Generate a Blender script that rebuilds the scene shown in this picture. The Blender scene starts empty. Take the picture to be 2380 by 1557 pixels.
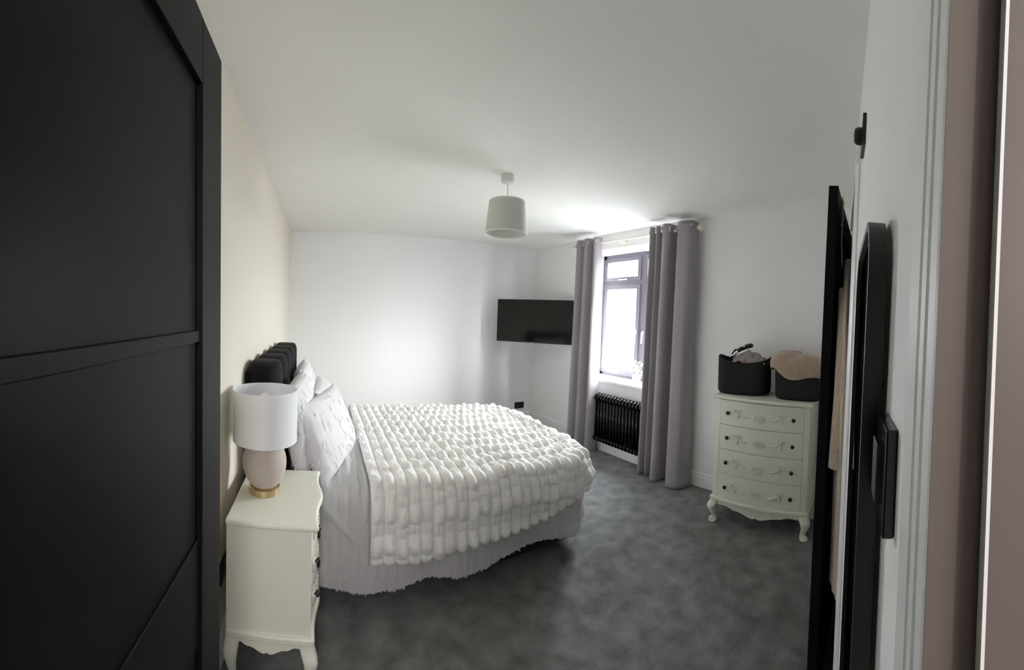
import bpy, bmesh, math, random
import numpy as np
from mathutils import Vector, Matrix
random.seed(7); rng = np.random.default_rng(7)
PI = math.pi
scene = bpy.context.scene

# ---------------------------------------------------------------- camera (phone panorama = central cylindrical)
F, CY = 876.14, 763.71
YAW, PITCH, ROLL, CAMH = -0.5036, -0.0303, -0.0347, 1.4415
def _rot():
    cy, sy = math.cos(YAW), math.sin(YAW); cp, sp = math.cos(PITCH), math.sin(PITCH); cr, sr = math.cos(ROLL), math.sin(ROLL)
    return Matrix(((cy,-sy,0),(sy,cy,0),(0,0,1))) @ Matrix(((1,0,0),(0,cp,-sp),(0,sp,cp))) @ Matrix(((cr,0,sr),(0,1,0),(-sr,0,cr)))
R = _rot()
cam_data = bpy.data.cameras.new('camera')
cam = bpy.data.objects.new('camera', cam_data); scene.collection.objects.link(cam)
right, fwd, up = R.col[0], R.col[1], R.col[2]
cam.matrix_world = Matrix(((right[0], up[0], -fwd[0], 0), (right[1], up[1], -fwd[1], 0), (right[2], up[2], -fwd[2], CAMH), (0,0,0,1)))
cam_data.type = 'PANO'; cam_data.panorama_type = 'CENTRAL_CYLINDRICAL'
cam_data.central_cylindrical_range_u_min = -1190/F; cam_data.central_cylindrical_range_u_max = 1190/F
cam_data.central_cylindrical_range_v_min = -(1557-CY)/F; cam_data.central_cylindrical_range_v_max = CY/F
cam_data.central_cylindrical_radius = 1.0
cam_data.clip_start = 0.01; cam_data.clip_end = 200
scene.camera = cam

# ---------------------------------------------------------------- world, lights, exposure
world = bpy.data.worlds.new('world'); scene.world = world; world.use_nodes = True
wn, wl = world.node_tree.nodes, world.node_tree.links; wn.clear()
wo = wn.new('ShaderNodeOutputWorld'); bg = wn.new('ShaderNodeBackground')
tc = wn.new('ShaderNodeTexCoord'); sp = wn.new('ShaderNodeSeparateXYZ'); ramp = wn.new('ShaderNodeValToRGB'); mr = wn.new('ShaderNodeMapRange')
mr.inputs['From Min'].default_value = -1; mr.inputs['From Max'].default_value = 1
wl.new(tc.outputs['Generated'], sp.inputs[0]); wl.new(sp.outputs['Z'], mr.inputs['Value']); wl.new(mr.outputs[0], ramp.inputs[0])
e = ramp.color_ramp.elements
e[0].position = 0.0; e[0].color = (.15,.15,.145,1)
e[1].position = 1.0; e[1].color = (.80,.88,1.0,1)
for p_, c_ in ((.46,(.27,.27,.265,1)), (.52,(1,1,1,1)), (.70,(1.0,1.0,1.0,1))):
    n_ = ramp.color_ramp.elements.new(p_); n_.color = c_
wl.new(ramp.outputs[0], bg.inputs[0]); bg.inputs[1].default_value = 13.0; wl.new(bg.outputs[0], wo.inputs[0])
def light(name, kind, loc, energy, color=(1,1,1), direction=None, **kw):
    d = bpy.data.lights.new(name, kind); d.energy = energy; d.color = color
    for k, v in kw.items(): setattr(d, k, v)
    o = bpy.data.objects.new(name, d); scene.collection.objects.link(o); o.location = loc
    if direction is not None: o.rotation_euler = Vector(direction).to_track_quat('-Z', 'Y').to_euler()
    return o
# hazy sun behind thin cloud, shining in through the window towards the bed and the back wall
light('hazy_sun', 'SUN', (6,1,4), 2.7, (1.0,.97,.90), (-1.45,1.50,-.72), angle=math.radians(32))
# sky portal in the window opening (guides sampling only)
po = light('window_portal', 'AREA', (3.34,2.80,1.50), 1.0, direction=(-1,0,0), shape='RECTANGLE', size=1.44, size_y=1.5)
po.data.cycles.is_portal = True
# unseen fill light added in the hall to brighten the camera-facing sides
light('hall_fill', 'POINT', (-.12,-1.0,1.75), 13.0, (1.0,.98,.96), shadow_soft_size=.25)
vs = scene.view_settings
scene.display_settings.display_device = 'sRGB'
vs.view_transform = 'Standard'; vs.look = 'None'; vs.gamma = 1; vs.use_curve_mapping = False; vs.exposure = 2.36
scene.cycles.max_bounces = 12; scene.cycles.diffuse_bounces = 8; scene.cycles.glossy_bounces = 4; scene.cycles.transparent_max_bounces = 12
scene.cycles.sample_clamp_indirect = 8
scene.cycles.use_denoising = True

# ---------------------------------------------------------------- helpers
COL = scene.collection
def mat(name, col, rough=.6, metal=0, bump=None, sheen=0, vary=None, spec=.5, emit=None, coat=0):
    m = bpy.data.materials.new(name); m.use_nodes = True
    nt = m.node_tree; N, L = nt.nodes, nt.links; b = N['Principled BSDF']
    b.inputs['Base Color'].default_value = (*col, 1); b.inputs['Roughness'].default_value = rough; b.inputs['Metallic'].default_value = metal
    b.inputs['Specular IOR Level'].default_value = spec; b.inputs['Sheen Weight'].default_value = sheen; b.inputs['Coat Weight'].default_value = coat
    t = N.new('ShaderNodeTexCoord')
    if vary:  # (scale, amount, detail)
        n = N.new('ShaderNodeTexNoise'); n.inputs['Scale'].default_value = vary[0]; n.inputs['Detail'].default_value = vary[2]
        r = N.new('ShaderNodeValToRGB'); a = vary[1]
        r.color_ramp.elements[0].color = (*[c*(1-a) for c in col], 1); r.color_ramp.elements[1].color = (*[min(1, c*(1+a)) for c in col], 1)
        r.color_ramp.elements[0].position = .3; r.color_ramp.elements[1].position = .7
        L.new(t.outputs['Object'], n.inputs['Vector']); L.new(n.outputs['Fac'], r.inputs[0]); L.new(r.outputs[0], b.inputs['Base Color'])
    if bump:  # (scale, strength, distance)
        n = N.new('ShaderNodeTexNoise'); n.inputs['Scale'].default_value = bump[0]; n.inputs['Detail'].default_value = 4
        bp = N.new('ShaderNodeBump'); bp.inputs['Strength'].default_value = bump[1]; bp.inputs['Distance'].default_value = bump[2]
        L.new(t.outputs['Object'], n.inputs['Vector']); L.new(n.outputs['Fac'], bp.inputs['Height']); L.new(bp.outputs[0], b.inputs['Normal'])
    return m
M = {}
M['wall'] = mat('white_wall_paint', (.875,.875,.89), .9, bump=(180,.05,.002))
M['wall_cream'] = mat('cream_wall_paint', (.78,.725,.63), .9, bump=(180,.05,.002))
M['ceiling'] = mat('ceiling_paint', (.89,.89,.86), .95, bump=(120,.05,.002))
M['trim'] = mat('white_gloss_trim', (.86,.87,.88), .35)
M['black_door'] = mat('black_satin_paint', (.0065,.006,.0075), .46, spec=.11, bump=(300,.05,.001))
M['black_metal'] = mat('black_powder_coat', (.010,.010,.011), .38)
M['black_gloss'] = mat('black_gloss_plastic', (.006,.006,.007), .14)
M['tv_screen'] = mat('tv_glass', (.006,.006,.007), .10, spec=.28)
M['ivory'] = mat('ivory_painted_wood', (.84,.84,.75), .38, bump=(60,.03,.002))
M['knob'] = mat('black_knob', (.012,.010,.012), .3)
M['brass'] = mat('brushed_brass', (.62,.50,.29), .30, 1)
M['lamp_egg'] = mat('ribbed_taupe_ceramic', (.52,.46,.42), .8)
M['shade'] = mat('white_linen_shade', (.84,.85,.88), .9, bump=(900,.15,.001))
M['shade_in'] = mat('white_shade_lining', (.80,.80,.86), .8)
M['pend'] = mat('offwhite_shade_fabric', (.66,.66,.63), .9, bump=(900,.1,.001))
M['pend_rim'] = mat('white_rim_tape', (.85,.85,.83), .8)
M['white_plastic'] = mat('white_plastic', (.80,.80,.78), .35)
M['velvet'] = mat('charcoal_velvet', (.006,.005,.007), .9, sheen=.03, spec=.25, bump=(400,.15,.001))
M['curtain'] = mat('grey_mauve_curtain', (.33,.30,.325), .9, sheen=.25, bump=(700,.3,.001), vary=(350,.12,2))
M['pole'] = mat('cream_pole', (.78,.75,.66), .4)
M['win'] = mat('grey_window_frame', (.15,.14,.17), .4)
M['chrome'] = mat('chrome', (.85,.85,.86), .15, 1)
M['copper'] = mat('copper_wire', (.80,.42,.30), .25, 1)
M['robe'] = mat('beige_fleece', (.60,.50,.40), .95, sheen=.5, bump=(150,.6,.006), vary=(60,.1,3))
M['blanket'] = mat('tan_fleece', (.44,.33,.25), .95, sheen=.5, bump=(120,.6,.006), vary=(40,.12,3))
M['basket'] = mat('black_knit_basket', (.010,.010,.011), .9, bump=(260,.5,.003))
M['cloth'] = mat('taupe_cloth', (.34,.29,.28), .9, bump=(60,.3,.004))
M['base'] = mat('shadow_dark_divan_fabric', (.02,.019,.02), .9, bump=(200,.3,.002))  # near black, standing in for the shadow below the duvet hem
M['mattress'] = mat('grey_mattress', (.16,.15,.15), .9, bump=(200,.3,.002))
M['fur'] = mat('white_plush_fur', (.90,.89,.87), .95, sheen=.6, bump=(110,.55,.006))
M['plant'] = mat('pale_leaf', (.36,.50,.22), .6)
M['pot'] = mat('white_pot', (.8,.8,.78), .4)
M['hall'] = mat('hall_mauve_paint', (.36,.29,.28), .9)
M['taupe'] = mat('taupe_painted_shade', (.15,.125,.112), .55)  # shade on the lining and stop side painted in as dark taupe
M['soil'] = mat('soil', (.05,.035,.025), .95)
M['ledge'] = mat('white_sill', (.82,.82,.82), .4)
def mk_carpet():
    m = mat('charcoal_carpet', (.06,.06,.062), 1.0); nt = m.node_tree; N, L = nt.nodes, nt.links; b = N['Principled BSDF']
    b.inputs['Specular IOR Level'].default_value = .1; b.inputs['Sheen Weight'].default_value = .3
    t = N.new('ShaderNodeTexCoord')
    def noise(s, d, dist=0):
        n = N.new('ShaderNodeTexNoise'); n.inputs['Scale'].default_value = s; n.inputs['Detail'].default_value = d; n.inputs['Distortion'].default_value = dist
        L.new(t.outputs['Object'], n.inputs['Vector']); return n
    a, c = noise(9, 8, .2), noise(230, 3)
    mx = N.new('ShaderNodeMix'); mx.data_type = 'FLOAT'; mx.inputs[0].default_value = .5
    L.new(a.outputs['Fac'], mx.inputs[2]); L.new(c.outputs['Fac'], mx.inputs[3])
    r = N.new('ShaderNodeValToRGB'); r.color_ramp.elements[0].position = .36; r.color_ramp.elements[1].position = .66
    r.color_ramp.elements[0].color = (.080,.081,.080,1); r.color_ramp.elements[1].color = (.285,.29,.285,1)
    L.new(mx.outputs[0], r.inputs[0]); L.new(r.outputs[0], b.inputs['Base Color'])
    bp = N.new('ShaderNodeBump'); bp.inputs['Strength'].default_value = .8; bp.inputs['Distance'].default_value = .006
    L.new(c.outputs['Fac'], bp.inputs['Height']); L.new(bp.outputs[0], b.inputs['Normal'])
    return m
M['carpet'] = mk_carpet()
def mk_duvet(name, col):
    # tufted cotton: rows of frayed slubs
    m = mat(name, col, .95, sheen=.3); nt = m.node_tree; N, L = nt.nodes, nt.links; b = N['Principled BSDF']
    t = N.new('ShaderNodeTexCoord'); mp = N.new('ShaderNodeMapping'); mp.inputs['Scale'].default_value = (55,3.5,3.5)
    n = N.new('ShaderNodeTexNoise'); n.inputs['Scale'].default_value = 1; n.inputs['Detail'].default_value = 5; n.inputs['Distortion'].default_value = .5
    n2 = N.new('ShaderNodeTexNoise'); n2.inputs['Scale'].default_value = 240; n2.inputs['Detail'].default_value = 3
    L.new(t.outputs['Object'], mp.inputs[0]); L.new(mp.outputs[0], n.inputs['Vector']); L.new(t.outputs['Object'], n2.inputs['Vector'])
    ad = N.new('ShaderNodeMath'); ad.operation = 'MULTIPLY_ADD'; ad.inputs[1].default_value = .3
    L.new(n2.outputs['Fac'], ad.inputs[0]); L.new(n.outputs['Fac'], ad.inputs[2])
    bp = N.new('ShaderNodeBump'); bp.inputs['Strength'].default_value = .8; bp.inputs['Distance'].default_value = .014
    L.new(ad.outputs[0], bp.inputs['Height']); L.new(bp.outputs[0], b.inputs['Normal'])
    return m
M['duvet'] = mk_duvet('tufted_grey_white_cotton', (.64,.63,.645))
M['pillow'] = mk_duvet('tufted_white_pillow_cotton', (.80,.79,.82))
def mk_glass():
    m = bpy.data.materials.new('window_glass'); m.use_nodes = True; N, L = m.node_tree.nodes, m.node_tree.links; N.clear()
    o = N.new('ShaderNodeOutputMaterial'); mx = N.new('ShaderNodeMixShader'); tr = N.new('ShaderNodeBsdfTransparent'); gl = N.new('ShaderNodeBsdfGlossy')
    gl.inputs['Roughness'].default_value = .02; mx.inputs[0].default_value = .06; tr.inputs[0].default_value = (.96,.98,.98,1)
    L.new(tr.outputs[0], mx.inputs[1]); L.new(gl.outputs[0], mx.inputs[2]); L.new(mx.outputs[0], o.inputs[0]); return m
M['glass'] = mk_glass()
M['mirror'] = mat('mirror_glass', (.88,.89,.90), .02, 1)

def link(name, me, m, parent=None, smooth=False, mw=None):
    o = bpy.data.objects.new(name, me); COL.objects.link(o)
    if m is not None: me.materials.append(m if not isinstance(m, str) else M[m])
    if smooth:
        for p in me.polygons: p.use_smooth = True
    if parent is not None: o.parent = parent
    if mw is not None: o.matrix_world = mw
    return o
def obj(name, bm, m, parent=None, smooth=False, bevel=0, seg=2, auto=None, recalc=True):
    if recalc: bmesh.ops.recalc_face_normals(bm, faces=bm.faces)
    me = bpy.data.meshes.new(name); bm.to_mesh(me); bm.free()
    o = link(name, me, m, parent, smooth or bevel > 0)
    if bevel:
        md = o.modifiers.new('bevel', 'BEVEL'); md.width = bevel; md.segments = seg; md.limit_method = 'ANGLE'; md.angle_limit = math.radians(35)
        md.harden_normals = True
    if auto: 
        me.set_sharp_from_angle(angle=math.radians(auto))
    return o
def tag(o, label, cat, group=None):
    o['label'] = label; o['category'] = cat
    if group: o['group'] = group
    return o
def thing(name, label, cat, loc=(0,0,0), rotz=0, group=None):
    o = bpy.data.objects.new(name, None); COL.objects.link(o); o.location = loc; o.rotation_euler = (0,0,rotz); o.empty_display_size = .1
    return tag(o, label, cat, group)
def struct(o): o['kind'] = 'structure'; return o
def bx(bm, x0, x1, y0, y1, z0, z1, T=None):
    P = [(x0,y0,z0),(x1,y0,z0),(x1,y1,z0),(x0,y1,z0),(x0,y0,z1),(x1,y0,z1),(x1,y1,z1),(x0,y1,z1)]
    if T is not None: P = [T @ Vector(p) for p in P]
    v = [bm.verts.new(p) for p in P]
    for f in ((0,3,2,1),(4,5,6,7),(0,1,5,4),(1,2,6,5),(2,3,7,6),(3,0,4,7)): bm.faces.new([v[i] for i in f])
    return bm
def box(x0, x1, y0, y1, z0, z1, T=None): return bx(bmesh.new(), x0, x1, y0, y1, z0, z1, T)
def prism(bm, pts, fn, a, b):
    """extrude 2D polygon pts between a and b; fn(u,v,w)->xyz"""
    A = [bm.verts.new(fn(u, v, a)) for u, v in pts]; B = [bm.verts.new(fn(u, v, b)) for u, v in pts]; n = len(pts)
    for i in range(n): bm.faces.new([A[i], A[(i+1)%n], B[(i+1)%n], B[i]])
    bm.faces.new(A[::-1]); bm.faces.new(B); return bm
def lathe(bm, prof, seg=48, c=(0,0,0), cap=True, T=None):
    rings = []
    for r, z in prof:
        ring = []
        for k in range(seg):
            p = Vector((c[0]+r*math.cos(2*PI*k/seg), c[1]+r*math.sin(2*PI*k/seg), c[2]+z))
            ring.append(bm.verts.new(T @ p if T is not None else p))
        rings.append(ring)
    for a, b in zip(rings[:-1], rings[1:]):
        for k in range(seg): bm.faces.new([a[k], a[(k+1)%seg], b[(k+1)%seg], b[k]])
    if cap: bm.faces.new(rings[0][::-1]); bm.faces.new(rings[-1])
    return bm
def tube(bm, pts, rad, seg=10, cap=True):
    """swept tube along pts; rad number or list"""
    pts = [Vector(p) for p in pts]; n = len(pts); rs = rad if isinstance(rad, (list, tuple)) else [rad]*n
    t0 = (pts[1]-pts[0]).normalized(); ref = Vector((0,0,1)) if abs(t0.z) < .9 else Vector((1,0,0))
    nrm = t0.cross(ref).normalized(); rings = []
    for i, p in enumerate(pts):
        t = (pts[min(i+1,n-1)]-pts[max(i-1,0)]).normalized()
        nrm = (nrm - t*nrm.dot(t)).normalized(); bn = t.cross(nrm)
        rings.append([bm.verts.new(p + (nrm*math.cos(2*PI*k/seg)+bn*math.sin(2*PI*k/seg))*rs[i]) for k in range(seg)])
    for a, b in zip(rings[:-1], rings[1:]):
        for k in range(seg): bm.faces.new([a[k], a[(k+1)%seg], b[(k+1)%seg], b[k]])
    if cap: bm.faces.new(rings[0][::-1]); bm.faces.new(rings[-1])
    return bm
def ball(bm, c, r, sc=(1,1,1), u=12, v=8):
    bmesh.ops.create_uvsphere(bm, u_segments=u, v_segments=v, radius=r, matrix=Matrix.Translation(c) @ Matrix.Diagonal((*sc,1)))
    return bm
def grid(name, P, m, parent=None, thick=0, closed_u=False):
    """P: (nu,nv,3) array -> smooth mesh"""
    nu, nv = P.shape[:2]; idx = np.arange(nu*nv).reshape(nu, nv)
    a = idx if not closed_u else np.vstack([idx, idx[:1]])
    q = np.stack([a[:-1,:-1], a[1:,:-1], a[1:,1:], a[:-1,1:]], -1).reshape(-1, 4)
    me = bpy.data.meshes.new(name); me.from_pydata(P.reshape(-1,3).tolist(), [], q.tolist()); me.update()
    o = link(name, me, m, parent, True)
    if thick:
        s = o.modifiers.new('solid', 'SOLIDIFY'); s.thickness = thick; s.offset = 0
    return o
def cat_interp(P, n):
    """smooth Catmull-Rom through P (k,d), n samples"""
    P = np.array(P, float); k = len(P); t = np.linspace(0, k-1-1e-6, n); i = t.astype(int); f = (t-i)[:,None]
    Q = np.vstack([2*P[0]-P[1], P, 2*P[-1]-P[-2]]); a, b, c, d = Q[i], Q[i+1], Q[i+2], Q[i+3]
    return .5*((2*b)+(-a+c)*f+(2*a-5*b+4*c-d)*f**2+(-a+3*b-3*c+d)*f**3)
def vnoise(x, y, seed=0):
    """smooth value noise, arrays"""
    r = np.random.default_rng(seed); T = r.random((64,64))
    xi = np.floor(x).astype(int); yi = np.floor(y).astype(int); fx = x-xi; fy = y-yi; fx = fx*fx*(3-2*fx); fy = fy*fy*(3-2*fy)
    g = lambda a, b: T[a % 64, b % 64]
    return (g(xi,yi)*(1-fx)+g(xi+1,yi)*fx)*(1-fy)+(g(xi,yi+1)*(1-fx)+g(xi+1,yi+1)*fx)*fy

# ---------------------------------------------------------------- room shell
H, D1, D2, D3 = 2.40, 4.565, 2.864, .397
JS = -.040                    # opening edge of the doorway the camera stands in
WT = .36                      # thickness of the window wall
WY0, WY1, WZ0, WZ1 = 2.12, 3.465, .765, 2.235   # window opening
# slanted door wall: local frame s (along), n (into the room)
O_ = Vector((.177,-.0096,0)); E_ = Vector((.98058,.19612,0)); N_ = Vector((-.19612,.98058,0))
TW = Matrix(((E_.x,N_.x,0,O_.x),(E_.y,N_.y,0,O_.y),(0,0,1,0),(0,0,0,1)))
S_END = (D2-O_.x)/E_.x
struct(obj('floor', box(-D3-.1, D2+.1, -1.8, D1+.1, -.05, 0), 'carpet'))
struct(obj('ceiling', box(-D3-.1, D2+.1, -1.8, D1+.1, H, H+.05), 'ceiling'))
struct(obj('wall_back', box(-D3, D2+WT, D1, D1+.1, 0, H), 'wall'))
struct(obj('wall_headboard', box(-D3-.1, -D3, -.3, D1+.1, 0, H), 'wall_cream'))
b = bmesh.new()
bx(b, D2, D2+WT, .3, WY0, 0, H); bx(b, D2, D2+WT, WY1, D1, 0, H); bx(b, D2, D2+WT, WY0, WY1, 0, WZ0); bx(b, D2, D2+WT, WY0, WY1, WZ1, H)
struct(obj('wall_window', b, 'wall'))
DS0, DS1 = 1.13, 1.915        # second doorway in the slanted wall
b = bmesh.new(); TH = .11
bx(b, JS+.004, DS0, -TH, 0, 0, H, TW); bx(b, DS1, S_END+.02, -TH, 0, 0, H, TW); bx(b, DS0, DS1, -TH, 0, 2.0, H, TW)
struct(obj('wall_door', b, 'wall'))
b = bmesh.new(); bx(b, -.66, -.44, -TH, 0, 0, H, TW); bx(b, -.44, JS+.004, -TH, 0, 2.0, H, TW)
struct(obj('wall_doorway', b, 'wall'))
# hall behind the camera and cupboard space behind the second door
b = bmesh.new()
bx(b, -1.05, -.95, -1.8, -.1, 0, H); bx(b, -1.05, 1.5, -1.9, -1.8, 0, H); bx(b, .85, .95, -1.8, -.02, 0, H); bx(b, -1.0, -.50, -.26, -.16, 0, H)
bx(b, -1.05, -D3-.05, -1.8, -.1, -.05, 0); bx(b, -1.05, -D3-.05, -1.8, -.1, H, H+.05)
struct(obj('wall_hall', b, 'hall'))
b = bmesh.new()
bx(b, 1.05, 1.10, -.75, -TH, 0, H, TW); bx(b, 1.95, 2.0, -.75, -TH, 0, H, TW); bx(b, 1.05, 2.0, -.80, -.75, 0, H, TW)
struct(obj('wall_cupboard', b, 'wall'))
# skirtings: stepped profile
SK = [(0,0),(.016,0),(.016,.085),(.012,.095),(.012,.115),(.006,.125),(0,.125)]
def skirt(name, fn, a, b_):
    bm = bmesh.new(); prism(bm, SK, fn, a, b_); return struct(obj(name, bm, 'trim'))
skirt('baseboard_back', lambda u, v, w: (w, D1-u, v), -D3, D2)
skirt('baseboard_window', lambda u, v, w: (D2-u, w, v), .55, D1)
skirt('baseboard_headboard', lambda u, v, w: (-D3+u, w, v), .0, D1)
skirt('baseboard_door', lambda u, v, w: TW @ Vector((w, u, v)), DS1+.07, S_END-.02)
skirt('baseboard_doorway', lambda u, v, w: TW @ Vector((w, u, v)), JS+.075, DS0-.07)
# architraves (moulded) and linings
AR = [(0,0),(0,.009),(.003,.010),(.013,.010),(.016,.0075),(.019,.010),(.027,.010),(.030,.0075),(.033,.010),(.060,.009),(.074,.006),(.074,0)]
AQ = [(0,0),(0,.018),(.010,.020),(.030,.020),(.045,.016),(.062,.010),(.066,.008),(.066,0)]
JS = -.040                    # opening edge of the doorway the camera stands in
b = bmesh.new()
prism(b, AR, lambda u, v, w: TW @ Vector((JS+u, v, w)), 0, 2.06)
struct(obj('trim_1', b, 'trim'))
b = bmesh.new(); w7 = .066
prism(b, [(DS0-u, v*.8) for u, v in AQ], lambda u, v, w: TW @ Vector((u, v, w)), 0, 2.0)
prism(b, [(DS1+u, v*.8) for u, v in AQ], lambda u, v, w: TW @ Vector((u, v, w)), 0, 2.0)
prism(b, [(2.0+u, v*.8) for u, v in AQ], lambda u, v, w: TW @ Vector((w, v, u)), DS0-w7, DS1+w7)
struct(obj('trim_2', b, 'trim'))
b = bmesh.new()   # lining of the doorway the camera stands in: rebate then stop
bx(b, -.46, -.44, -TH-.02, 0, 0, 2.0, TW); bx(b, -.46, JS, -TH-.02, 0, 2.0, 2.03, TW)
struct(obj('trim_3', b, 'trim'))
b = bmesh.new(); bx(b, JS-.006, JS-.001, -.0115, -.010, 0, 2.0, TW); struct(obj('trim_6', b, 'trim'))
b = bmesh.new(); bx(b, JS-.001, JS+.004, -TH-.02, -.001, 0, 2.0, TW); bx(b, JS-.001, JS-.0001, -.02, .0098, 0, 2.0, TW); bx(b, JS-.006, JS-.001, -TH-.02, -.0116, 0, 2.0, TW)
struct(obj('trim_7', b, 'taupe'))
b = bmesh.new()
bx(b, DS0, DS0+.012, -TH-.01, 0, 0, 2.0, TW); bx(b, DS1-.012, DS1, -TH-.01, 0, 0, 2.0, TW); bx(b, DS0, DS1, -TH-.01, 0, 1.988, 2.0, TW)
struct(obj('trim_4', b, 'trim'))

# ---------------------------------------------------------------- black panelled doors
def door(name, T, W=.762, Ht=1.972):
    """local: x along width from hinge (0) to free edge (W), y 0..-.035 thickness; both faces panelled"""
    bm = bmesh.new(); th = .035; st = .128; z0 = .008
    core = (.012, .023)
    bx(bm, st-.01, W-st+.01, -core[1], -core[0], z0+.05, Ht-.05, T)         # recessed panel core
    bx(bm, 0, st, -th, 0, z0, Ht, T); bx(bm, W-st, W, -th, 0, z0, Ht, T)     # stiles
    bx(bm, st, W-st, -th, 0, Ht-.118, Ht, T); bx(bm, st, W-st, -th, 0, z0, .21, T)
    root = struct(obj(name, bm, 'black_door', bevel=.002))
    for z, hgt, dp in ((1.384,.022,.005), (.79,.215,.0075)):
        o = obj('rail', box(st, W-st, -th+dp, -dp, z, z+hgt, T), 'black_door', root, bevel=.0015)
    return root
# left door opened flat along the headboard wall; face at x=-.22
T1 = Matrix(((0,-1,0,-.255),(1,0,0,.035),(0,0,1,0),(0,0,0,1)))
# local x -> +Y ; local y(0..-.035) -> +X side
d1 = door('door_1', T1)
hb, fr = Vector((2.076,.373,0)), Vector((1.337,.298,0)); dx = (fr-hb).normalized(); dn = Vector((-dx.y, dx.x, 0))  # toward wall side?
if dn.y > 0: dn = -dn
# local y=-.035 face is the inner face (towards the wall) 
Z = Vector((0,0,1)); base = hb - dn*.035
T2 = Matrix(((dx.x,-dn.x,0,base.x),(dx.y,-dn.y,0,base.y),(0,0,1,0),(0,0,0,1)))
d2 = door('door_2', T2, W=.742)
b = bmesh.new(); tube(b, [T2 @ Vector((.700,-.0355,1.0)), T2 @ Vector((.700,-.060,1.0)), T2 @ Vector((.60,-.062,1.0))], .008)
obj('door_handle', b, 'black_metal', d2, smooth=True)

# ---------------------------------------------------------------- window
win = struct(obj('window_1', box(3.17, 3.23, WY0, WY0+.05, WZ0, WZ1), 'win', bevel=.003))
FX0, FX1 = 3.17, 3.24
def wpart(name, dims, m='win', par=None, bev=.003):
    bm = bmesh.new()
    for d in dims: bx(bm, *d)
    return obj(name, bm, m, par or win, bevel=bev)
wpart('frame', [(FX0,FX1,WY1-.05,WY1,WZ0,WZ1),(FX0,FX1,WY0,WY1,WZ0,WZ0+.055),(FX0,FX1,WY0,WY1,WZ1-.05,WZ1)])
MY = 2.805
wpart('mullion', [(FX0-.005,FX1,MY-.035,MY+.035,WZ0,WZ1)])
wpart('transom', [(FX0-.003,FX1,WY0,WY1,1.865,1.925)])
def casement(y0, y1, z0, z1, w=.052):
    c = wpart('casement', [(FX0-.018,FX1-.01,y0,y0+w,z0,z1),(FX0-.018,FX1-.01,y1-w,y1,z0,z1),(FX0-.018,FX1-.01,y0+w,y1-w,z0,z0+w),(FX0-.018,FX1-.01,y0+w,y1-w,z1-w,z1)])
    p = obj('pane', box(3.202, 3.206, y0+w-.005, y1-w+.005, z0+w-.005, z1-w+.005), 'glass', c)
    return c
for ya, yb in ((WY0+.045, MY-.03), (MY+.03, WY1-.045)):
    casement(ya, yb, WZ0+.05, 1.872); c2 = casement(ya, yb, 1.918, WZ1-.045, .045)
    ym = (ya+yb)/2
    obj('window_stay', box(FX0-.035, FX0-.018, ym-.10, ym+.05, 1.925, 1.938), 'chrome', c2, bevel=.003)
b = bmesh.new(); bx(b, FX0-.035, FX0-.017, MY+.035, MY+.060, 1.30, 1.345); bx(b, FX0-.05, FX0-.035, MY+.04, MY+.055, 1.20, 1.33)
obj('window_handle', b, 'chrome', win, bevel=.004)
b = bmesh.new(); bx(b, FX0-.035, FX0-.017, MY-.060, MY-.035, 1.30, 1.345); bx(b, FX0-.05, FX0-.035, MY-.055, MY-.04, 1.20, 1.33)
obj('window_handle', b, 'chrome', win, bevel=.004)
struct(obj('trim_5', box(2.835, 3.18, WY0-.03, WY1+.03, .755, .785), 'ledge', bevel=.006))   # window board

# ---------------------------------------------------------------- plant on the sill
pl = thing('potted_plant', 'small pale leafy plant in a white pot on the window sill', 'plant', (3.05,2.74,.785))
b = bmesh.new(); lathe(b, [(.036,0),(.050,.075),(.052,.08),(.046,.08),(.042,.068)], 32); obj('pot', b, 'pot', pl, smooth=True, auto=40)
b = bmesh.new(); lathe(b, [(.041,.06),(.041,.066)], 24); obj('soil', b, 'soil', pl)
b = bmesh.new(); bs = bmesh.new()
for k in range(26):
    a = rng.uniform(0, 2*PI); h = rng.uniform(.05,.17); r = rng.uniform(.015,.11)
    tip = Vector((r*math.cos(a), r*math.sin(a), .07+h)); tube(bs, [(0,0,.06), (tip.x*.5, tip.y*.5, .07+h*.7), tip], .0014, 5)
    d = Vector((math.cos(a), math.sin(a), rng.uniform(-.3,.5))).normalized(); sd = d.cross(Vector((0,0,1))).normalized(); L_ = rng.uniform(.025,.045); wd = L_*.32
    upn = sd.cross(d)*.004
    q = [tip, tip+d*L_*.4+sd*wd, tip+d*L_, tip+d*L_*.4-sd*wd]; mid = tip+d*L_*.5-upn
    vs_ = [b.verts.new(x) for x in q]; vm = b.verts.new(mid)
    for i in range(4): b.faces.new([vs_[i], vs_[(i+1)%4], vm])
o = obj('leaves', b, 'plant', pl, smooth=True); sm = o.modifiers.new('s','SOLIDIFY'); sm.thickness = .0008
obj('stem', bs, 'plant', pl, smooth=True)

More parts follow.
